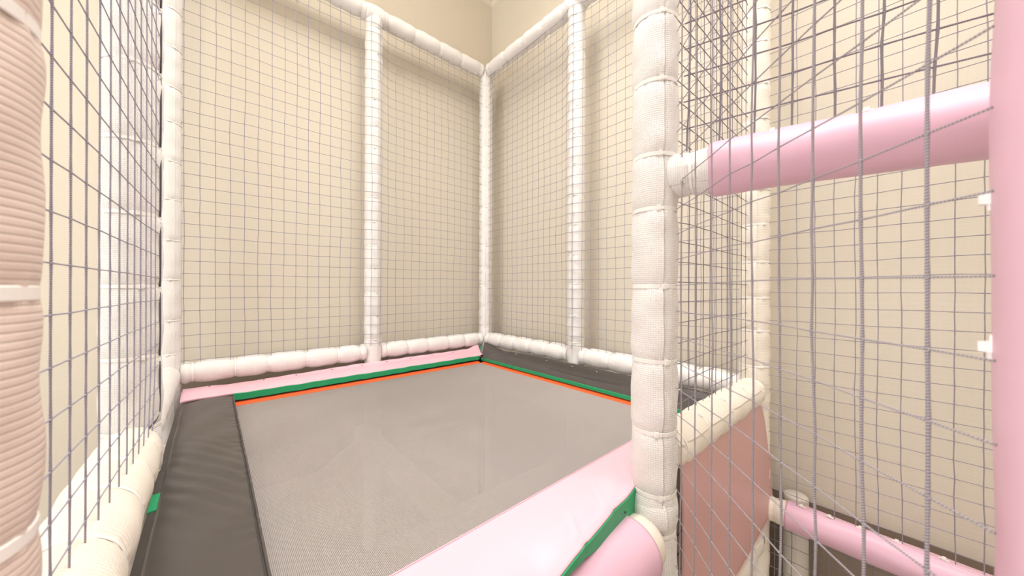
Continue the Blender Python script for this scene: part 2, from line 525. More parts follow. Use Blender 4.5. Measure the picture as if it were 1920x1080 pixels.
rail('white foam top rail on the right wall, nearest the big front post', (XR, YB - g, ZT), (XR, YF + g, ZT), mid(L4, 0.03, 0.15), top, seam=-PI * 0.9, tie_ang=2.0, pinch=0.13)
rail('white foam bottom rail on the left wall, above the left end of the pink pad', (XL + g, YA, ZB), (XM - g, YA, ZB), [0.035] + spaced(0.16, L1 - 0.15, 0.125) + [L1 - 0.03], bot, seam=0.3, tie_ang=0.1, pinch=0.17)
rail('white foam bottom rail on the left wall, running into the far corner', (XM + g, YA, ZB), (XR - g, YA, ZB), [0.03] + spaced(0.145, L2 - 0.14, 0.12) + [L2 - 0.03], bot, seam=0.3, tie_ang=0.1, pinch=0.17)
rail('white foam bottom rail on the right wall, from the far corner to the middle post', (XR, YA - g, ZB), (XR, YB + g, ZB), [0.03] + spaced(0.15, L3 - 0.14, 0.15) + [L3 - 0.03], bot, seam=-0.3, tie_ang=-0.2, pinch=0.17)
rail('white foam bottom rail on the right wall, partly behind the big front post', (XR, YB - g, ZB), (XR, YF + g, ZB), [0.03] + spaced(0.16, L4 - 0.14, 0.14) + [L4 - 0.03], bot, seam=-0.3, tie_ang=-0.2, pinch=0.17)
rail('ribbed cream foam roll in the lower left under the left side net', (XL + 0.004, YF + g, ZB), (XL + 0.004, YB - g, ZB), [0.643 - YF - g, 0.778 - YF - g, 0.888 - YF - g, 0.999 - YF - g, 0.52 - YF - g, L4 - 0.012], bot, seam=-0.10, side=-1, tie_ang=-0.8, r=0.052, n=80, step=0.004, mat=M_CREAM, pinch=0.12)
rail('short white foam roll between the left post and the pink pad', (XL, YB + g, ZB), (XL, YA - g, ZB), [0.03] + spaced(0.15, L3 - 0.14, 0.12) + [L3 - 0.03], bot, seam=-0.1, tie_ang=-0.8)
rail('cream foam roll above the hanging pink sheet, right of the big front post', (XF + 0.038, YF, ZB), (XR - g, YF, ZB), [0.03, 0.16, 0.33, 0.50, XR - XF - 0.078 - 0.035], bot, seam=1.1, side=1, tie_ang=0.3, mat=M_CREAM, r=0.046, n=72, step=0.005)
rail('cream foam rail low down behind the bottom edge of the pink sheet', (XF + 0.038, YF, -0.835), (XR - g, YF, -0.835), [0.04, 0.2, 0.38, 0.56, 0.66], bot, seam=1.1, tie_ang=0.3, mat=M_CREAM)
# rails of the deck below, glimpsed through the woven mat
under = 'foam rails under the trampoline mat'
rail('foam cross rail seen dimly through the near part of the trampoline mat', (XL + g, 0.93, -0.745), (XR - g, 0.93, -0.745), spaced(0.1, 1.4, 0.16), under, seam=1.0, mat=M_CREAM)
rail('foam rail seen dimly through the middle of the trampoline mat, running to the back', (0.585, 0.975, -0.745), (0.585, YA - g, -0.745), spaced(0.1, 0.8, 0.16), under, seam=1.0, mat=M_CREAM)
rail('slanting foam brace seen dimly through the left part of the mat', (0.02, 1.13, -0.745), (0.545, 1.69, -0.745), spaced(0.1, 0.68, 0.16), under, seam=1.0, mat=M_CREAM)

# ------------------------------------------------------------------ pink wrapped pieces
def wrap_geo(p0, p1, r, n=72, step=0.006, seam=0.0, bulge=0.0016, tie_t=()):
    p0 = np.asarray(p0, float); p1 = np.asarray(p1, float)
    L = np.linalg.norm(p1 - p0); d, e1, e2 = basis(p1 - p0)
    ts = np.linspace(0, L, max(8, int(L / step)))
    q = np.linspace(0, 2 * PI, n + 1); a = seam - q
    ph = rng.uniform(0, 6.28, 6)
    R = r + bulge * (np.sin(2 * q + ph[0])[None] * np.sin(ts * 17 + ph[1])[:, None] + 0.6 * np.sin(3 * q + ph[2])[None] * np.sin(ts * 31 + ph[3])[:, None])
    for t in tie_t:                                     # puckers running down from each tie
        R = R - 0.0018 * np.exp(-((ts - t) / 0.012) ** 2)[:, None] * np.exp(-q / 0.7)[None] * (1 + np.cos((ts - t) * 900))[:, None]
    R = R + 0.0035 * np.exp(-q / 0.10)[None]            # the raised lap of the cover
    V = d * ts[:, None, None] + R[..., None] * (np.cos(a)[:, None] * e1 + np.sin(a)[:, None] * e2)[None]
    k, w = len(ts), n + 1
    I = np.arange(k * w).reshape(k, w)
    F = np.stack([I[:-1, :-1].ravel(), I[1:, :-1].ravel(), I[1:, 1:].ravel(), I[:-1, 1:].ravel()], 1).tolist()
    verts = V.reshape(-1, 3)
    # turned-in ends
    for row, rev in ((0, False), (k - 1, True)):
        c = d * ts[row] + (V[row] - d * ts[row]) * 0.90
        b = len(verts); verts = np.vstack([verts, c])
        for j in range(n):
            f = (I[row, j], I[row, j + 1], b + j + 1, b + j)
            F.append(f if not rev else f[::-1])
    for j in range(k - 1):
        F.append((I[j, 0], I[j, n], I[j + 1, n], I[j + 1, 0]))
    return verts, F

def tie_head(root, p, o0, mat=M_TIE, s=1.0, yaw=0.0):
    """a small tie knot: the head block and its stub on top of a cover"""
    vs = []; fs = []
    def bx(cx, cy, cz, sx, sy, sz):
        b = len(vs)
        for x in (-1, 1):
            for y in (-1, 1):
                for z in (-1, 1):
                    k = 0.82 if z > 0 else 1.0
                    vs.append((cx + x * sx * k, cy + y * sy * k, cz + z * sz))
        for f in ((0, 1, 3, 2), (4, 6, 7, 5), (0, 4, 5, 1), (2, 3, 7, 6), (0, 2, 6, 4), (1, 5, 7, 3)):
            fs.append(tuple(b + k for k in f))
    bx(0, 0, 0.003 * s, 0.0045 * s, 0.0040 * s, 0.0036 * s)
    bx(0.006 * s, 0, 0.001 * s, 0.0035 * s, 0.0022 * s, 0.0012 * s)
    bx(-0.006 * s, 0.001, 0.000, 0.004 * s, 0.0022 * s, 0.0012 * s)
    o = obj('zip_tie', make_mesh('zip_tie', vs, fs, mat, smooth=False), root)
    o.location = tuple(np.asarray(p) - np.asarray(o0)); o.rotation_euler = (0, 0, yaw)
    return o

pinks = 'foam rails under pink vinyl covers'
# pink bar leaving the front post, crossing the right side at chest height
bd = np.array([0.215, -0.977, 0.0]); bd /= np.linalg.norm(bd)
b0 = np.array([0.694, 0.315, 0.2235]) ; bE = b0 + np.array([0, 0, E])
rt = thing('padded_rail', 'thick pink vinyl covered bar with a white foam end, joined to the big front post', 'rail', tuple(bE), pinks)
foam_part(rt, 'foam_sleeve', bE, bE + bd * 0.0, bE + bd * 0.10, 0.043, [0.048], M_FOAM, seam=2.2, lap=0.002, n=80, step=0.004)
add_tie(rt, bd, 0.048, 0.043 * 0.912, 0.2)
tt = [0.17, 0.285, 0.42, 0.56]
v, f = wrap_geo(bE + bd * 0.078, bE + bd * 0.95, 0.0475, seam=0.15, tie_t=[t - 0.078 for t in tt])
obj('vinyl_cover', make_mesh('vinyl_cover', v + bd * 0.078, f, M_PINK), rt)
for t in tt:
    tie_head(rt, bE + bd * t + np.array([0, 0, 0.0495]), bE, yaw=math.atan2(bd[1], bd[0]), s=0.9)

# pink rail low along the right wall
q0 = np.array([XR, YF - 0.038, -0.733 + E]); qd = np.array([0, -1.0, 0])
rt = thing('padded_rail', 'low pink vinyl covered rail along the right wall, bottom right', 'rail', tuple(q0), pinks)
foam_part(rt, 'foam_sleeve', q0, q0, q0 + qd * 0.075, 0.040, [0.02], M_CREAM, seam=2.2, lap=0.002)
tt = [0.09, 0.155, 0.22, 0.29, 0.37, 0.46, 0.56]
v, f = wrap_geo(q0 + qd * 0.052, q0 + qd * 1.1, 0.0435, seam=0.25, tie_t=[t - 0.052 for t in tt])
obj('vinyl_cover', make_mesh('vinyl_cover', v + qd * 0.052, f, M_PINK), rt)
for t in tt:
    tie_head(rt, q0 + qd * t + np.array([-0.006, 0, 0.0455]), q0, yaw=PI / 2, s=0.9)

# pink rail at the front edge, bottom centre
q0 = np.array([XF - 0.036, YF, -0.495 + E]); qd = np.array([-1.0, 0.05, 0.03]); qd /= np.linalg.norm(qd)
rt = thing('padded_rail', 'fat pink vinyl covered rail under the front pink pad, bottom centre', 'rail', tuple(q0), pinks)
foam_part(rt, 'foam_sleeve', q0, q0, q0 + qd * 0.12, 0.052, [], M_CREAM, seam=3.1, n=80, step=0.004)
v, f = wrap_geo(q0 + qd * 0.046, q0 + qd * 0.72, 0.0605, seam=2.4, n=96)
obj('vinyl_cover', make_mesh('vinyl_cover', v + qd * 0.046, f, M_PINK), rt)

# pink column at the right edge, close to the eye
pc = FWD * 0.1606 + RGT * 0.3455
o0 = np.array([pc[0], pc[1], FL + E])
rt = thing('padded_column', 'pink vinyl covered column filling the right edge of the view, close to the eye', 'column', tuple(o0))
v, f = wrap_geo(o0, o0 + np.array([0, 0, 2.9]), 0.070, seam=math.radians(-20), n=96, bulge=0.0012)
obj('vinyl_cover', make_mesh('vinyl_cover', v, f, M_PINK), rt)
ce = -(FWD * 0.45 + RGT * 0.89); ce /= np.linalg.norm(ce)
tl = math.atan2(-pc[1], -pc[0]) - math.radians(76)      # the silhouette side
tdir = np.array([math.cos(tl), math.sin(tl), 0])
for z in (0.057, -0.036):
    th = tie_head(rt, o0 + tdir * 0.0700 + np.array([0, 0, z - FL]), o0, s=0.8)
    th.rotation_euler = (0, PI / 2, tl)
v, f = wrap_geo(o0 + np.array([0, 0, 2.9]), o0 + np.array([0, 0, 2.98]), 0.05)
obj('foam_core', make_mesh('foam_core', v + np.array([0, 0, 2.9]), f, M_CREAM), rt)

# ------------------------------------------------------------------ trampoline: steel frame, woven mat and webbing
MX0, MX1, MY0, MY1, MZ = 0.020, 1.236, 0.455, 1.690, -0.455
rt = thing('trampoline', 'square trampoline with a grey woven jumping mat edged in orange webbing', 'trampoline', (0.65, 1.09, 0.001))
o0 = np.array([0.65, 1.09, 0.001])
def weave():
    """ribs along y over finer cross threads along x, with small open holes between"""
    V = []; F = []; base = 0
    def sag(x, y):
        return -0.006 * np.sin(PI * (x - MX0) / (MX1 - MX0)) * np.sin(PI * (y - MY0) / (MY1 - MY0))
    for fam, pitch, hw, hh, dz in ((0, 0.0024, RIB_W, 0.00050, 0.0), (1, 0.0021, 0.00062, 0.00032, -0.0006)):
        lo, hi = (MX0, MX1) if fam == 0 else (MY0, MY1)
        k = int((hi - lo) / pitch)
        seg = 10
        for i in range(k):
            c = lo + (i + 0.5) * pitch
            t = np.linspace(MY0, MY1, seg) if fam == 0 else np.linspace(MX0, MX1, seg)
            x, y = (np.full(seg, c), t) if fam == 0 else (t, np.full(seg, c))
            z = E + MZ + sag(x, y) + dz
            rows = []
            for o, h in ((-1, 0), (-0.55, 0.85), (0.55, 0.85), (1, 0), (0, -0.8)):
                xx, yy = (x + o * hw, y) if fam == 0 else (x, y + o * hw)
                rows.append(np.stack([xx - o0[0], yy - o0[1], z + h * hh - o0[2]], -1))
            V.append(np.stack(rows, 1).reshape(-1, 3))
            I = base + np.arange(seg * 5).reshape(seg, 5); J = np.roll(I, -1, 1)
            q = np.stack([I[:-1].ravel(), J[:-1].ravel(), J[1:].ravel(), I[1:].ravel()], 1)
            F.append(q if fam == 1 else q[:, ::-1])
            base += seg * 5
    return np.vstack(V), np.vstack(F).tolist()
RIB_W = 0.00082
v, f = weave()
bed = obj('jumping_mat', make_mesh('jumping_mat', v, f, M_MAT), rt)

def strip(prof, p0, p1, k=24):
    """extrude an (offset along normal, z) profile; used for webbing"""
    p0 = np.asarray(p0, float); p1 = np.asarray(p1, float)
    d = p1 - p0; nrm = np.array([-d[1], d[0], 0]); nrm /= np.linalg.norm(nrm)
    vs = []; m = len(prof)
    for i in range(k + 1):
        c = p0 + d * i / k
        for a, z in prof:
            vs.append(c + nrm * a + np.array([0, 0, z]))
    fs = []
    for i in range(k):
        for j in range(m):
            jj = (j + 1) % m
            fs.append((i * m + j, i * m + jj, (i + 1) * m + jj, (i + 1) * m + j))
    fs.append(tuple(range(m))); fs.append(tuple(k * m + j for j in reversed(range(m))))
    return np.array(vs), fs
web = [(0, 0.001), (0.008, 0.0045), (0.0095, 0.0025), (0.011, 0.0048), (0.020, 0.0085), (0.032, 0.010), (0.032, 0.004), (0, -0.001)]
zt = E + MZ
for p0, p1 in (((MX1 - 0.012, MY1 - 0.012, zt), (MX0, MY1 - 0.012, zt)), ((MX0 + 0.012, MY1, zt), (MX0 + 0.012, MY0, zt)),
               ((MX1 - 0.012, MY0, zt), (MX1 - 0.012, MY1 - 0.010, zt)), ((MX0, MY0 + 0.012, zt), (MX1, MY0 + 0.012, zt))):
    kk = 1.0 if abs(p0[1] - p1[1]) < 0.1 else 1.35
    v, f = strip([(-a * kk, z) for a, z in web], np.array(p0) - o0, np.array(p1) - o0)
    obj('edge_webbing', make_mesh('edge_webbing', v, f, M_ORANGE, smooth=False), bed)
# black steel frame below the pads and its legs
def bar(a, b, w, h):
    a = np.asarray(a, float) - o0; b = np.asarray(b, float) - o0
    d = (b - a) / np.linalg.norm(b - a)
    s = np.cross(d, [0, 0, 1.0]) if abs(d[2]) < 0.9 else np.array([1.0, 0, 0])
    t = np.cross(s, d)
    vs = []; cut = 0.25
    sec = [(-1, -1 + cut), (-1 + cut, -1), (1 - cut, -1), (1, -1 + cut), (1, 1 - cut), (1 - cut, 1), (-1 + cut, 1), (-1, 1 - cut)]
    for c in (a, b):
        for x, y in sec:
            vs.append(c + s * x * w + t * y * h)
    fs = [(i, (i + 1) % 8, 8 + (i + 1) % 8, 8 + i) for i in range(8)] + [tuple(reversed(range(8))), tuple(range(8, 16))]
    return np.array(vs), fs
FX0, FX1, FY0, FY1 = -0.050, 1.320, 0.415, 1.795
for a, b in (((FX0, FY0, zt - 0.012), (FX0, FY1, zt - 0.012)), ((FX1, FY0, zt - 0.012), (FX1, FY1, zt - 0.012)),
             ((FX0, FY0, zt - 0.012), (FX1, FY0, zt - 0.012)), ((FX0, FY1, zt - 0.012), (FX1, FY1, zt - 0.012))):
    v, f = bar(a, b, 0.020, 0.020)
    obj('frame_bar', make_mesh('frame_bar', v, f, M_STEEL, smooth=False), rt)
for x in (FX0, FX1):
    for y in (FY0 + 0.02, FY1):
        v, f = bar((x, y, 0.001), (x, y, zt - 0.03), 0.018, 0.018)
        obj('leg', make_mesh('leg', v, f, M_STEEL, smooth=False), rt)

# ------------------------------------------------------------------ the four edge pads
def pad(label, P, nu, nv, zf, thick, mat, loc, band=None, name='edge_pad'):
    """P(u, v) -> plan position, zf(u, v) -> top height (eye-relative); a soft closed slab"""
    loc = np.array(loc)
    root = thing(name, label, 'pad', tuple(loc), 'padded covers round the trampoline')
    us = np.linspace(0, 1, nu); vs_ = np.linspace(0, 1, nv)
    V = []
    for lay in (0, 1):
        for u in us:
            for v in vs_:
                x, y = P(u, v)
                ed = min(v, 1 - v)
                z = zf(u, v) + E
                if lay == 0:
                    V.append((x, y, z))
                else:
                    V.append((x, y, z - thick(u, v)))
    V = np.array(V) - loc
    F = []; o = nu * nv
    for i in range(nu - 1):
        for j in range(nv - 1):
            a = i * nv + j
            F.append((a, a + nv, a + nv + 1, a + 1)); F.append((o + a, o + a + 1, o + a + nv + 1, o + a + nv))
        for j, s in ((0, 1), (nv - 1, -1)):
            a = i * nv + j
            F.append((a, o + a, o + a + nv, a + nv)[::s])
    for i, s in ((0, -1), (nu - 1, 1)):
        for j in range(nv - 1):
            a = i * nv + j
            F.append((a, o + a, o + a + 1, a + 1)[::s])
    me = make_mesh('vinyl_cover', V, F, mat)
    cover = obj('vinyl_cover', me, root)
    return root, loc

def sm(a, b, x):
    t = min(1, max(0, (x - a) / (b - a)))
    return t * t * (3 - 2 * t)

def wr(u, v, k):                                           # shallow creases
    return 0.0016 * math.sin(u * 43 + 5 * v + k) * math.sin(u * 17 - 3 * v) + 0.0012 * math.sin(u * 97 + 9 * v + 2 * k)

def side_band(root, loc, P, zf, v_edge, z_top, z_bot, out, mat, nu=60, u0=0.0, u1=1.0, name='side_band'):
    """a strip of the underside vinyl showing along one long edge, thickness given"""
    vs = []; fs = []
    for i in range(nu):
        u = u0 + (u1 - u0) * i / (nu - 1)
        x, y = P(u, v_edge); z = zf(u, v_edge) + E
        for oo, zz in ((0.000, z - z_top(u)), (1.0, z - z_top(u) - 0.001), (1.0, z - z_bot(u)), (0.0, z - z_bot(u) + 0.001)):
            vs.append(np.array([x + out[0] * oo, y + out[1] * oo, zz]) - loc)
    for i in range(nu - 1):
        for j in range(4):
            jj = (j + 1) % 4
            fs.append((i * 4 + j, (i + 1) * 4 + j, (i + 1) * 4 + jj, i * 4 + jj))
    fs.append((0, 1, 2, 3)); fs.append(tuple((nu - 1) * 4 + j for j in (3, 2, 1, 0)))
    return obj(name, make_mesh(name, vs, fs, mat, smooth=False), root)

def eyelet(root, loc, p, r=0.0032, mat=None):
    n = 12; vs = []; fs = []
    for rr, z in ((r * 0.45, 0.0002), (r * 0.55, 0.0014), (r * 0.85, 0.0014), (r, 0.0)):
        for i in range(n):
            vs.append((rr * math.cos(2 * PI * i / n), rr * math.sin(2 * PI * i / n), z))
    for q in range(3):
        for i in range(n):
            j = (i + 1) % n
            fs.append((q * n + i, (q + 1) * n + i, (q + 1) * n + j, q * n + j))
    fs.append(tuple(range(n)))
    o = obj('eyelet', make_mesh('eyelet', vs, fs, mat or M_EYE), root)
    o.location = tuple(np.array(p) - loc)
    return o

# back pink pad (along the left wall)
def P1(u, v):                                              # v 0 = by the wall, 1 = by the mat
    x = -0.082 + u * (1.335 - (-0.082))
    yb = 1.846 + 0.010 * sm(0.9, 1, u)
    yf = 1.700 - 0.012 * sm(0.12, 0.0, u) 
    if u > 0.94:
        x -= (v) * 0.085 * sm(0.94, 1.0, u)
    return x, yb + (yf - yb) * v
def Z1(u, v):
    z = -0.405 - 0.004 * v + 0.004 * math.sin(PI * v)
    z += 0.012 * (1 - sm(0, 0.22, v)) * sm(0.05, 0.5, u)    # turned-up back edge
    z += 0.020 * sm(0.93, 1, u) * (1 - v) ** 2              # lifted tip in the corner
    z += 0.006 * sm(0.14, 0.04, u)
    return z + 0.6 * wr(u, v, 1)
root, loc = pad('long pink pad under the left wall rail, at the back of the trampoline', P1, 150, 22, Z1, lambda u, v: 0.010 + 0.010 * math.sin(PI * v), M_PINKPAD, (0.6, 1.77, E - 0.44))
side_band(root, loc, P1, Z1, 1.0, lambda u: 0.004, lambda u: 0.030 - 0.004 * u, (0, -0.004), M_GREEN, u0=0.105, u1=0.925)
for u in (0.055, 0.18, 0.265, 0.37, 0.47, 0.56, 0.655, 0.75, 0.85):
    x, y = P1(u, 0.13)
    eyelet(root, loc, (x, y, Z1(u, 0.13) + E + 0.0006))
x, y = P1(0.995, 0.0)
tip = [np.array([x + 0.004, y + 0.002, Z1(0.995, 0) + E + 0.001 + 0.0]) - loc, np.array([x + 0.004, y - 0.03, Z1(0.99, 0.2) + E + 0.002]) - loc, np.array([x - 0.02, y - 0.06, Z1(0.99, 0.4) + E]) - loc]
cord(root, 'edge_piping', tip, 0.003, M_GREEN)

# right black pad (along the right wall)
def P2(u, v):                                              # u 0 = back corner, v 0 = by the wall
    y = 1.826 - u * (1.826 - 0.385)
    if u < 0.12:
        y -= v * 0.128 * sm(0.12, 0.0, u)
    return 1.362 + (1.246 - 1.362) * v, y
def Z2(u, v):
    z = -0.398 - 0.028 * v + 0.006 * math.sin(PI * v)
    z += 0.030 * (1 - sm(0, 0.16, u)) * (1 - v) ** 1.5
    dip = math.exp(-((u - 0.58) / 0.16) ** 2)
    z -= 0.012 * dip * math.sin(PI * min(1, v * 1.3)) ** 2
    z += 0.006 * (1 - sm(0, 0.25, v))
    z += 0.014 * (1 - sm(0.10, 0.24, v)) * sm(0.1, 0.3, u)
    return z + 0.45 * wr(u, v, 4) * (1 - v)
root, loc = pad('black vinyl pad along the right wall with a green edge', P2, 150, 22, Z2, lambda u, v: 0.010, M_BLACK, (1.3, 1.1, E - 0.43))
side_band(root, loc, P2, Z2, 1.0, lambda u: 0.001, lambda u: 0.016, (-0.004, 0), M_GREEN, u0=0.0, u1=0.98)
for u in (0.23, 0.40, 0.52, 0.62, 0.76, 0.88):
    x, y = P2(u, 0.14)
    eyelet(root, loc, (x, y, Z2(u, 0.14) + E + 0.0006), mat=M_TIE)

# left black pad
def P3(u, v):                                              # u 0 = near, v 0 = by the roll
    return -0.075 + v * (0.066 - (-0.075)), 0.33 + u * (1.702 - 0.33)
def Z3(u, v):
    z = -0.410 + 0.010 * math.sin(PI * v) ** 0.6 - 0.004 * sm(0.0, 1.0, v)
    f = u * 1.37
    band = math.exp(-((f - 0.70 + 0.10 * v) / 0.16) ** 2)
    z += 0.0016 * band * math.sin(105 * f + 22 * v) * (0.4 + math.sin(PI * v))
    z += 0.0025 * math.sin(9 * f + 2 * v) + 0.0012 * math.sin(28 * f - 6 * v)
    z += 0.0016 * math.exp(-(1 - v) / 0.10) * math.sin(120 * f + math.sin(31 * f) * 3)   # puckers at the seam
    z -= 0.012 * sm(0.95, 1, u)
    return z
root, loc = pad('wide black vinyl pad on the left side of the trampoline, beside the ribbed roll', P3, 260, 30, Z3, lambda u, v: 0.034, M_BLACK, (0.0, 1.0, E - 0.45))
for vv, rr, nm in ((0.985, 0.0022, 'edge_piping'),):
    pts = [np.array([P3(u, vv)[0], P3(u, vv)[1], Z3(u, vv) + E + 0.0012]) - loc for u in np.linspace(0.0, 0.975, 160)]
    cord(root.children[0], nm, pts, rr, M_BLACK)
vs = []; fs = []
for u in np.linspace(0.03, 0.93, 260):                     # row of stitches just inside the piping
    x, y = P3(u, 0.952); z = Z3(u, 0.952) + E + 0.0004
    b = len(vs)
    for dx, dy, dz in ((-0.0008, -0.0017, 0), (0.0008, -0.0017, 0), (0.0008, 0.0017, 0), (-0.0008, 0.0017, 0), (0, 0, 0.0007)):
        vs.append(np.array([x + dx, y + dy, z + dz]) - loc)
    fs += [(b, b + 1, b + 4), (b + 1, b + 2, b + 4), (b + 2, b + 3, b + 4), (b + 3, b, b + 4)]
obj('stitching', make_mesh('stitching', vs, fs, M_STITCH, smooth=False), root.children[0])
# its green underside peeps out beside the roll
side_band(root, loc, P3, Z3, 0.0, lambda u: 0.003, lambda u: 0.200, (-0.012, 0), M_BLACK, u0=0.0, u1=0.985, name='side_gap_fill')  # pad side carried down as a black sheet, standing in for the dark gap
side_band(root, loc, P3, Z3, 0.0, lambda u: 0.001, lambda u: 0.016, (-0.0128, 0), M_GREEN, u0=0.425, u1=0.475, nu=20)

# front pink pad
def P4(u, v):                                              # v 0 = outer edge over the front rail, 1 = by the mat
    x = -0.07 + u * 1.32
    yo = 0.306 + 0.052 * min(1.0, max(0.0, (x - 0.30) / 0.35)) + 0.029 * sm(0.655, 0.715, x)
    return x, yo + (0.490 - yo) * v
def Z4(u, v):
    x = -0.07 + u * 1.32
    z = -0.399 + 0.003 * math.sin(PI * v) - 0.020 * v
    z += 0.0025 * math.sin(27 * x + 5 * v) * (1 - v) ** 1.5 * sm(0.15, 0.4, x)
    z += 0.0020 * math.sin(16 * x - 7 * v + 1) * (1 - v)
    z -= 0.014 * math.exp(-((x - 0.50) / 0.08) ** 2 - ((v - 0.14) / 0.14) ** 2)      # pressed-down hollow near the edge
    z -= 0.010 * math.exp(-((x - 0.36) / 0.035) ** 2 - ((v - 0.16) / 0.18) ** 2)
    z += 0.0030 * math.exp(-((x - 0.44 - 0.12 * v) / 0.007) ** 2) * (1 - v) ** 2     # small standing creases
    z += 0.0026 * math.exp(-((x - 0.545 - 0.10 * v) / 0.007) ** 2) * (1 - v) ** 2
    z += 0.0016 * math.sin(60 * (x - 0.25 * v)) * math.exp(-((x - 0.62) / 0.10) ** 2) * (1 - v)
    return z
root, loc = pad('wide pale pink pad across the front of the trampoline, bottom centre', P4, 340, 44, Z4, lambda u, v: 0.012, M_PINKPAD, (0.35, 0.4, E - 0.43))
side_band(root, loc, P4, Z4, 0.0, lambda u: 0.0005, lambda u: 0.006 + 0.042 * sm(0.30, 0.66, -0.07 + u * 1.32), (0, -0.0035), M_GREEN, u0=0.02, u1=0.545)
for vv, rr in ((0.988, 0.0011),):
    pts = [np.array([*P4(u, vv), Z4(u, vv) + E + 0.001]) - loc for u in np.linspace(0.0, 1.0, 120)]
    cord(root, 'edge_piping', pts, rr, M_PINKPAD)
pts = [np.array([*P4(u, 0.0), Z4(u, 0.0) + E + 0.0005]) - loc for u in np.linspace(0.0, 1.0, 240)]
cord(root, 'edge_piping', pts, 0.0018, M_PSTITCH)
x, y = P4(0.50, 0.0)
ey = eyelet(root, loc, (x, y - 0.0045, Z4(0.50, 0) + E - 0.02), r=0.0025)
ey.rotation_euler = (PI / 2, 0, 0)

# ------------------------------------------------------------------ pink sheet hanging under the cream roll
loc = np.array([1.08, 0.29, E - 0.75])
rt = thing('hanging_sheet', 'dusky pink vinyl sheet hanging below the cream roll behind the rope net', 'sheet', tuple(loc))
nu, nv = 60, 36
vs = []
def sheet_pt(u, v):
    x = 0.724 + u * (1.432 - 0.724)
    zt = -0.345 - 0.130 * sm(0.80, 1.0, u) ** 1.2
    zb = -0.742 - 0.018 * u
    x += 0.012 * v * (u - 0.5) - 0.01 * (1 - v) * sm(0.9, 1, u)
    z = zt + (zb - zt) * v
    y = 0.293 - 0.006 * math.sin(PI * v) + 0.005 * math.sin(8 * x + 3 * v) * v - 0.012 * sm(0.6, 1, v) * u + 0.006 * (1 - v)
    return np.array([x, y, z + E]) - loc
for lay in (0, 1):
    for i in range(nu):
        for j in range(nv):
            q = sheet_pt(i / (nu - 1), j / (nv - 1))
            vs.append(q + np.array([0, 0.0016 * lay, 0]))
fs = []; o = nu * nv
for i in range(nu - 1):
    for j in range(nv - 1):
        a = i * nv + j
        fs.append((a, a + 1, a + nv + 1, a + nv)); fs.append((o + a, o + a + nv, o + a + nv + 1, o + a + 1))
    for j, s in ((0, 1), (nv - 1, -1)):
        a = i * nv + j
        fs.append((a, a + nv, o + a + nv, o + a)[::s])
for i, s in ((0, -1), (nu - 1, 1)):
    for j in range(nv - 1):
        a = i * nv + j
        fs.append((a, a + 1, o + a + 1, o + a)[::-s])
obj('vinyl_cover', make_mesh('vinyl_cover', vs, fs, M_SHEET), rt)
hem = [sheet_pt(u, 1.0) + np.array([0, 0, 0.001]) for u in np.linspace(0, 1, 50)] + [sheet_pt(1.0, v) for v in np.linspace(0.96, 0.3, 20)]
cord(rt, 'edge_piping', hem, 0.0017, M_SHEET)

# ------------------------------------------------------------------ stub post by the wall behind the low pink rail
o0 = np.array([1.497, 0.236, 0.001])
rt = thing('support_post', 'short pale plastic post by the wall behind the low pink rail', 'post', tuple(o0))
n = 32; H = E - 0.70
vs = []; fs = []
for r_, z_ in ((0.034, 0), (0.034, H - 0.012), (0.033, H - 0.004), (0.029, H), (0.0, H + 0.001)):
    for i in range(n):
        vs.append((r_ * math.cos(2 * PI * i / n), r_ * math.sin(2 * PI * i / n), z_))
for q in range(4):
    for i in range(n):
        j = (i + 1) % n
        fs.append((q * n + i, q * n + j, (q + 1) * n + j, (q + 1) * n + i))
obj('pipe', make_mesh('pipe', vs, fs, M_PIPE), rt)
vs2 = []; fs2 = []
for r_, z_ in ((0.060, 0), (0.060, 0.006), (0.036, 0.010), (0.034, 0.03)):
    for i in range(n):
        vs2.append((r_ * math.cos(2 * PI * i / n), r_ * math.sin(2 * PI * i / n), z_))
for q in range(3):
    for i in range(n):
        j = (i + 1) % n
        fs2.append((q * n + i, q * n + j, (q + 1) * n + j, (q + 1) * n + i))
obj('base_flange', make_mesh('base_flange', vs2, fs2, M_PIPE), rt)

# ------------------------------------------------------------------ nets
Zv = (0, 0, 1)
def ar(a, b, m):
    return np.arange(a, b + 1e-6, m)
# left wall (back) net, passing in front of the middle post
W1 = XR - XL
def warpA(u, v):
    x = u + XL
    b = 0.038 * np.exp(-((x - XM) / 0.055) ** 2) * np.clip(1.15 - 0.0 * v, 0, 1)
    o = np.zeros(u.shape + (3,)); o[..., 1] = -b - 0.010 * np.sin(PI * np.clip(u / W1, 0, 1)) * np.sin(PI * np.clip(v / 1.75, 0, 1))
    return o
zs0 = ZB + 0.035
us = ar(-0.0816 - XL, W1 - 0.02, 0.0474)
vs_ = ar((0.003 - 6 * 0.0495) - zs0 - 0.0, ZT - 0.03 - zs0, 0.0495)
net('fine pale rope net covering the whole left wall behind the trampoline', (XL, YA - 0.012, zs0), (1, 0, 0), Zv, us, vs_[vs_ > 0.01], (0.035, W1 - 0.035), (0.0, ZT - zs0 - 0.034), 0.0011, M_NETFINE, warpA)
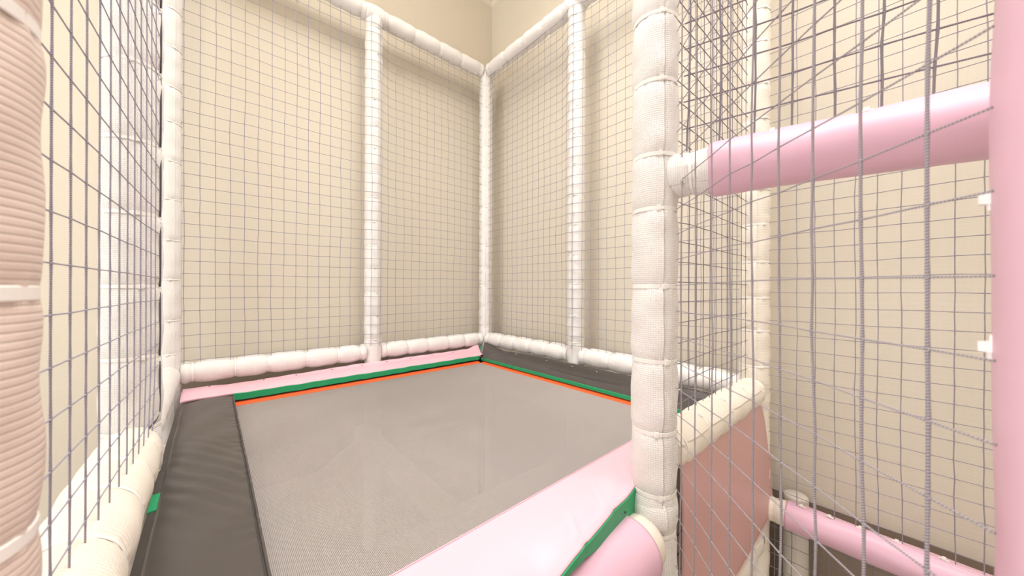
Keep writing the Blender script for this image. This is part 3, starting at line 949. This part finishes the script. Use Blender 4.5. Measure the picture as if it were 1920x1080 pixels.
# right wall net
def warpB(u, v):
    y = YA - u
    b = 0.034 * np.exp(-((y - YB) / 0.055) ** 2)
    o = np.zeros(u.shape + (3,)); o[..., 0] = -b - 0.006 * np.sin(PI * np.clip(u / 1.545, 0, 1))
    return o
us = ar(YA - 1.681 - 0.045 * 3, 1.53, 0.0452)
vs_ = ar(0.02, ZT - 0.03 - zs0, 0.0475)
net('fine pale rope net covering the right wall between the corner and the cream foam post', (XR - 0.010, YA, zs0), (0, -1, 0), Zv, us, vs_, (0.035, 1.51), (0.0, ZT - zs0 - 0.034), 0.0011, M_NETFINE, warpB)
# right wall net, next bay (runs on past the pink column) and the one below its rail
us = ar(0.07, 1.1, 0.0443)
v0 = -0.733 + 0.040
vs_ = ar(0.03, 2.2, 0.0467)
net('fine rope net on the cream wall at the far right, above the low pink rail', (XR - 0.006, YF, v0), (0, -1, 0), Zv, us, vs_, (0.035, 1.14), (0.0, 2.2), 0.0011, M_NETFINE)
us = ar(0.06, 1.1, 0.0443); vs_ = ar(0.03, 0.70, 0.0467)
net('dim rope net below the low pink rail, bottom right', (XR - 0.006, YF, -1.47), (0, -1, 0), Zv, us, vs_, (0.035, 1.14), (0.0, 0.70), 0.0010, M_NETBAR)
# left side net, close to the eye
A = np.array([-0.1155, 0.4435, 0]); B = np.array([-0.0865, 1.098, 0]); U = (B - A); LU = np.linalg.norm(U); U /= LU
us = ar(0.031, LU - 0.012, 0.0477)
zb = ZB + 0.046
def fan(u, v):                                             # the cords gather toward the foot of the post
    o = np.zeros(u.shape + (3,))
    k = np.clip((0.16 - v) / 0.16, 0, 1) ** 1.5 * np.clip((u - 0.35) / 0.3, 0, 1)
    o += -U[None] * (0.035 * k)[..., None]
    return o
vs_ = ar(-0.0275 - 5 * 0.0485 - zb, 1.7, 0.0485)
net('grey rope net hanging on the left beside the laced foam post', (A[0], A[1], zb), U, Zv, us, vs_[vs_ > 0.005], (-0.01, LU), (0.0, 1.7), 0.00095, M_NETLEFT, fan, sides=8, sub=3, wob=0.0008, radh=0.00075)
# right front net, from the front post to the pink column
P_far = FWD * 0.715 + RGT * (0.266 + 0.0837 * 0.715); P_near = FWD * 0.205 + RGT * (0.266 + 0.0837 * 0.205)
U = P_near - P_far; LU = np.linalg.norm(U); U /= LU
ds = np.array([0.70, 0.648, 0.590, 0.533, 0.481, 0.430, 0.381, 0.333, 0.2817, 0.2335])
us = (0.715 - ds) * LU / 0.51
vs_ = ar(0.0075 - 16 * 0.0497, 1.3, 0.0497) + 1.1
net('thick grey rope net in front, from the big front post to the pink column', (P_far[0], P_far[1], -1.1), U, Zv, us, vs_, (-0.008, LU + 0.006), (0.0, 2.4), 0.00112, M_NETNEAR, sides=8, sub=4, wob=0.0017, radh=0.00072)
# net on the far side of the right bay's entrance: along the cream roll
us = ar(0.03, 0.69, 0.0465); vs_ = ar(0.03, 1.75, 0.0475)
net('dark thin rope net rising from the cream roll beside the big front post', (XF + 0.035, YF + 0.012, ZB + 0.042), (1, 0, 0), Zv, us, vs_, (0.0, XR - XF - 0.075), (0.0, 1.75), 0.0010, M_NETBAR, sides=6)
# net standing on the pink bar
us = ar(0.04, 0.9, 0.052); vs_ = ar(0.045, 1.2, 0.052)
net('twisted grey rope net rising from the top of the thick pink bar', (b0[0], b0[1], b0[2] + 0.046), bd, Zv, us, vs_, (0.03, 0.92), (0.0, 1.2), 0.0016, M_NETBAR, sides=8, wob=0.0018, radh=0.0013)
# scrap of net under the front post
us = ar(0.02, 0.30, 0.046); vs_ = ar(0.02, 0.3, 0.046)
net('dark net scrap under the cream roll at the foot of the front post', (XF + 0.04, YF + 0.02, -0.80), (1, 0, 0), Zv, us, vs_, (0.0, 0.32), (0.0, 0.30), 0.0013, M_NETBAR)

# ------------------------------------------------------------------ light
w = bpy.data.worlds.new('World'); bpy.context.scene.world = w
w.use_nodes = True
bg = w.node_tree.nodes['Background']
bg.inputs[0].default_value = (1.0, 0.97, 0.93, 1); bg.inputs[1].default_value = 1.0

def lamp(name, kind, loc, power, col, size=0.1, rot=None, size_y=None, spread=None):
    d = bpy.data.lights.new(name, kind)
    d.energy = power; d.color = col
    if kind == 'AREA':
        d.shape = 'RECTANGLE'; d.size = size; d.size_y = size_y or size
    else:
        d.shadow_soft_size = size
    o = bpy.data.objects.new(name, d); link(o)
    if spread:
        d.spread = math.radians(spread)
    o.location = loc
    if rot:
        o.rotation_euler = rot
    return o
WARM = (1.0, 0.94, 0.86)
SOFT = (1.0, 0.99, 0.975)
lamp('ceiling_spot', 'POINT', (-0.50, 0.95, E + 1.98), 12, WARM, 0.05)
lamp('ceiling_spot', 'POINT', (0.62, 1.12, E + 2.03), 5.5, WARM, 0.05)
lamp('ceiling_spot', 'POINT', (0.80, -0.55, E + 2.03), 6, WARM, 0.05)
# unseen soft fill lights, added at ceiling height to brighten the scene
lamp('ceiling_fill', 'AREA', (0.55, 0.75, E + 2.10), 16, SOFT, 1.3, None, 1.3, 125)
lamp('ceiling_fill', 'AREA', (0.30, -0.70, E + 2.10), 36, SOFT, 1.8, None, 1.6, 150)
lamp('ceiling_fill', 'AREA', (-1.3, 0.6, E + 2.10), 6, SOFT, 1.2, None, 1.2)
# daylight through the window in the left wall
lamp('window_daylight', 'AREA', (LX + 0.02, 0.7, 1.8), 46, (0.93, 0.96, 1.0), 1.7, (0, -PI / 2, 0), 1.9)

# ------------------------------------------------------------------ camera
cam = bpy.data.cameras.new('camera')
cam.sensor_width = 36.0; cam.lens = 36.0 * FPX / 1920.0
cam.clip_start = 0.01
cam.dof.use_dof = True; cam.dof.focus_distance = 1.3; cam.dof.aperture_fstop = 6.0
co = bpy.data.objects.new('camera', cam); link(co)
roll = math.radians(0.2)
up = np.array([0, 0, 1.0])
r2 = RGT * math.cos(roll) + up * math.sin(roll); u2 = up * math.cos(roll) - RGT * math.sin(roll)
co.matrix_world = Matrix(((r2[0], u2[0], -FWD[0], 0), (r2[1], u2[1], -FWD[1], 0), (r2[2], u2[2], -FWD[2], E), (0, 0, 0, 1)))
bpy.context.scene.camera = co
vsn = bpy.context.scene.view_settings
bpy.context.scene.display_settings.display_device = 'sRGB'
vsn.view_transform = 'Standard'; vsn.look = 'None'; vsn.gamma = 1.0; vsn.use_curve_mapping = False
vsn.exposure = 0.15
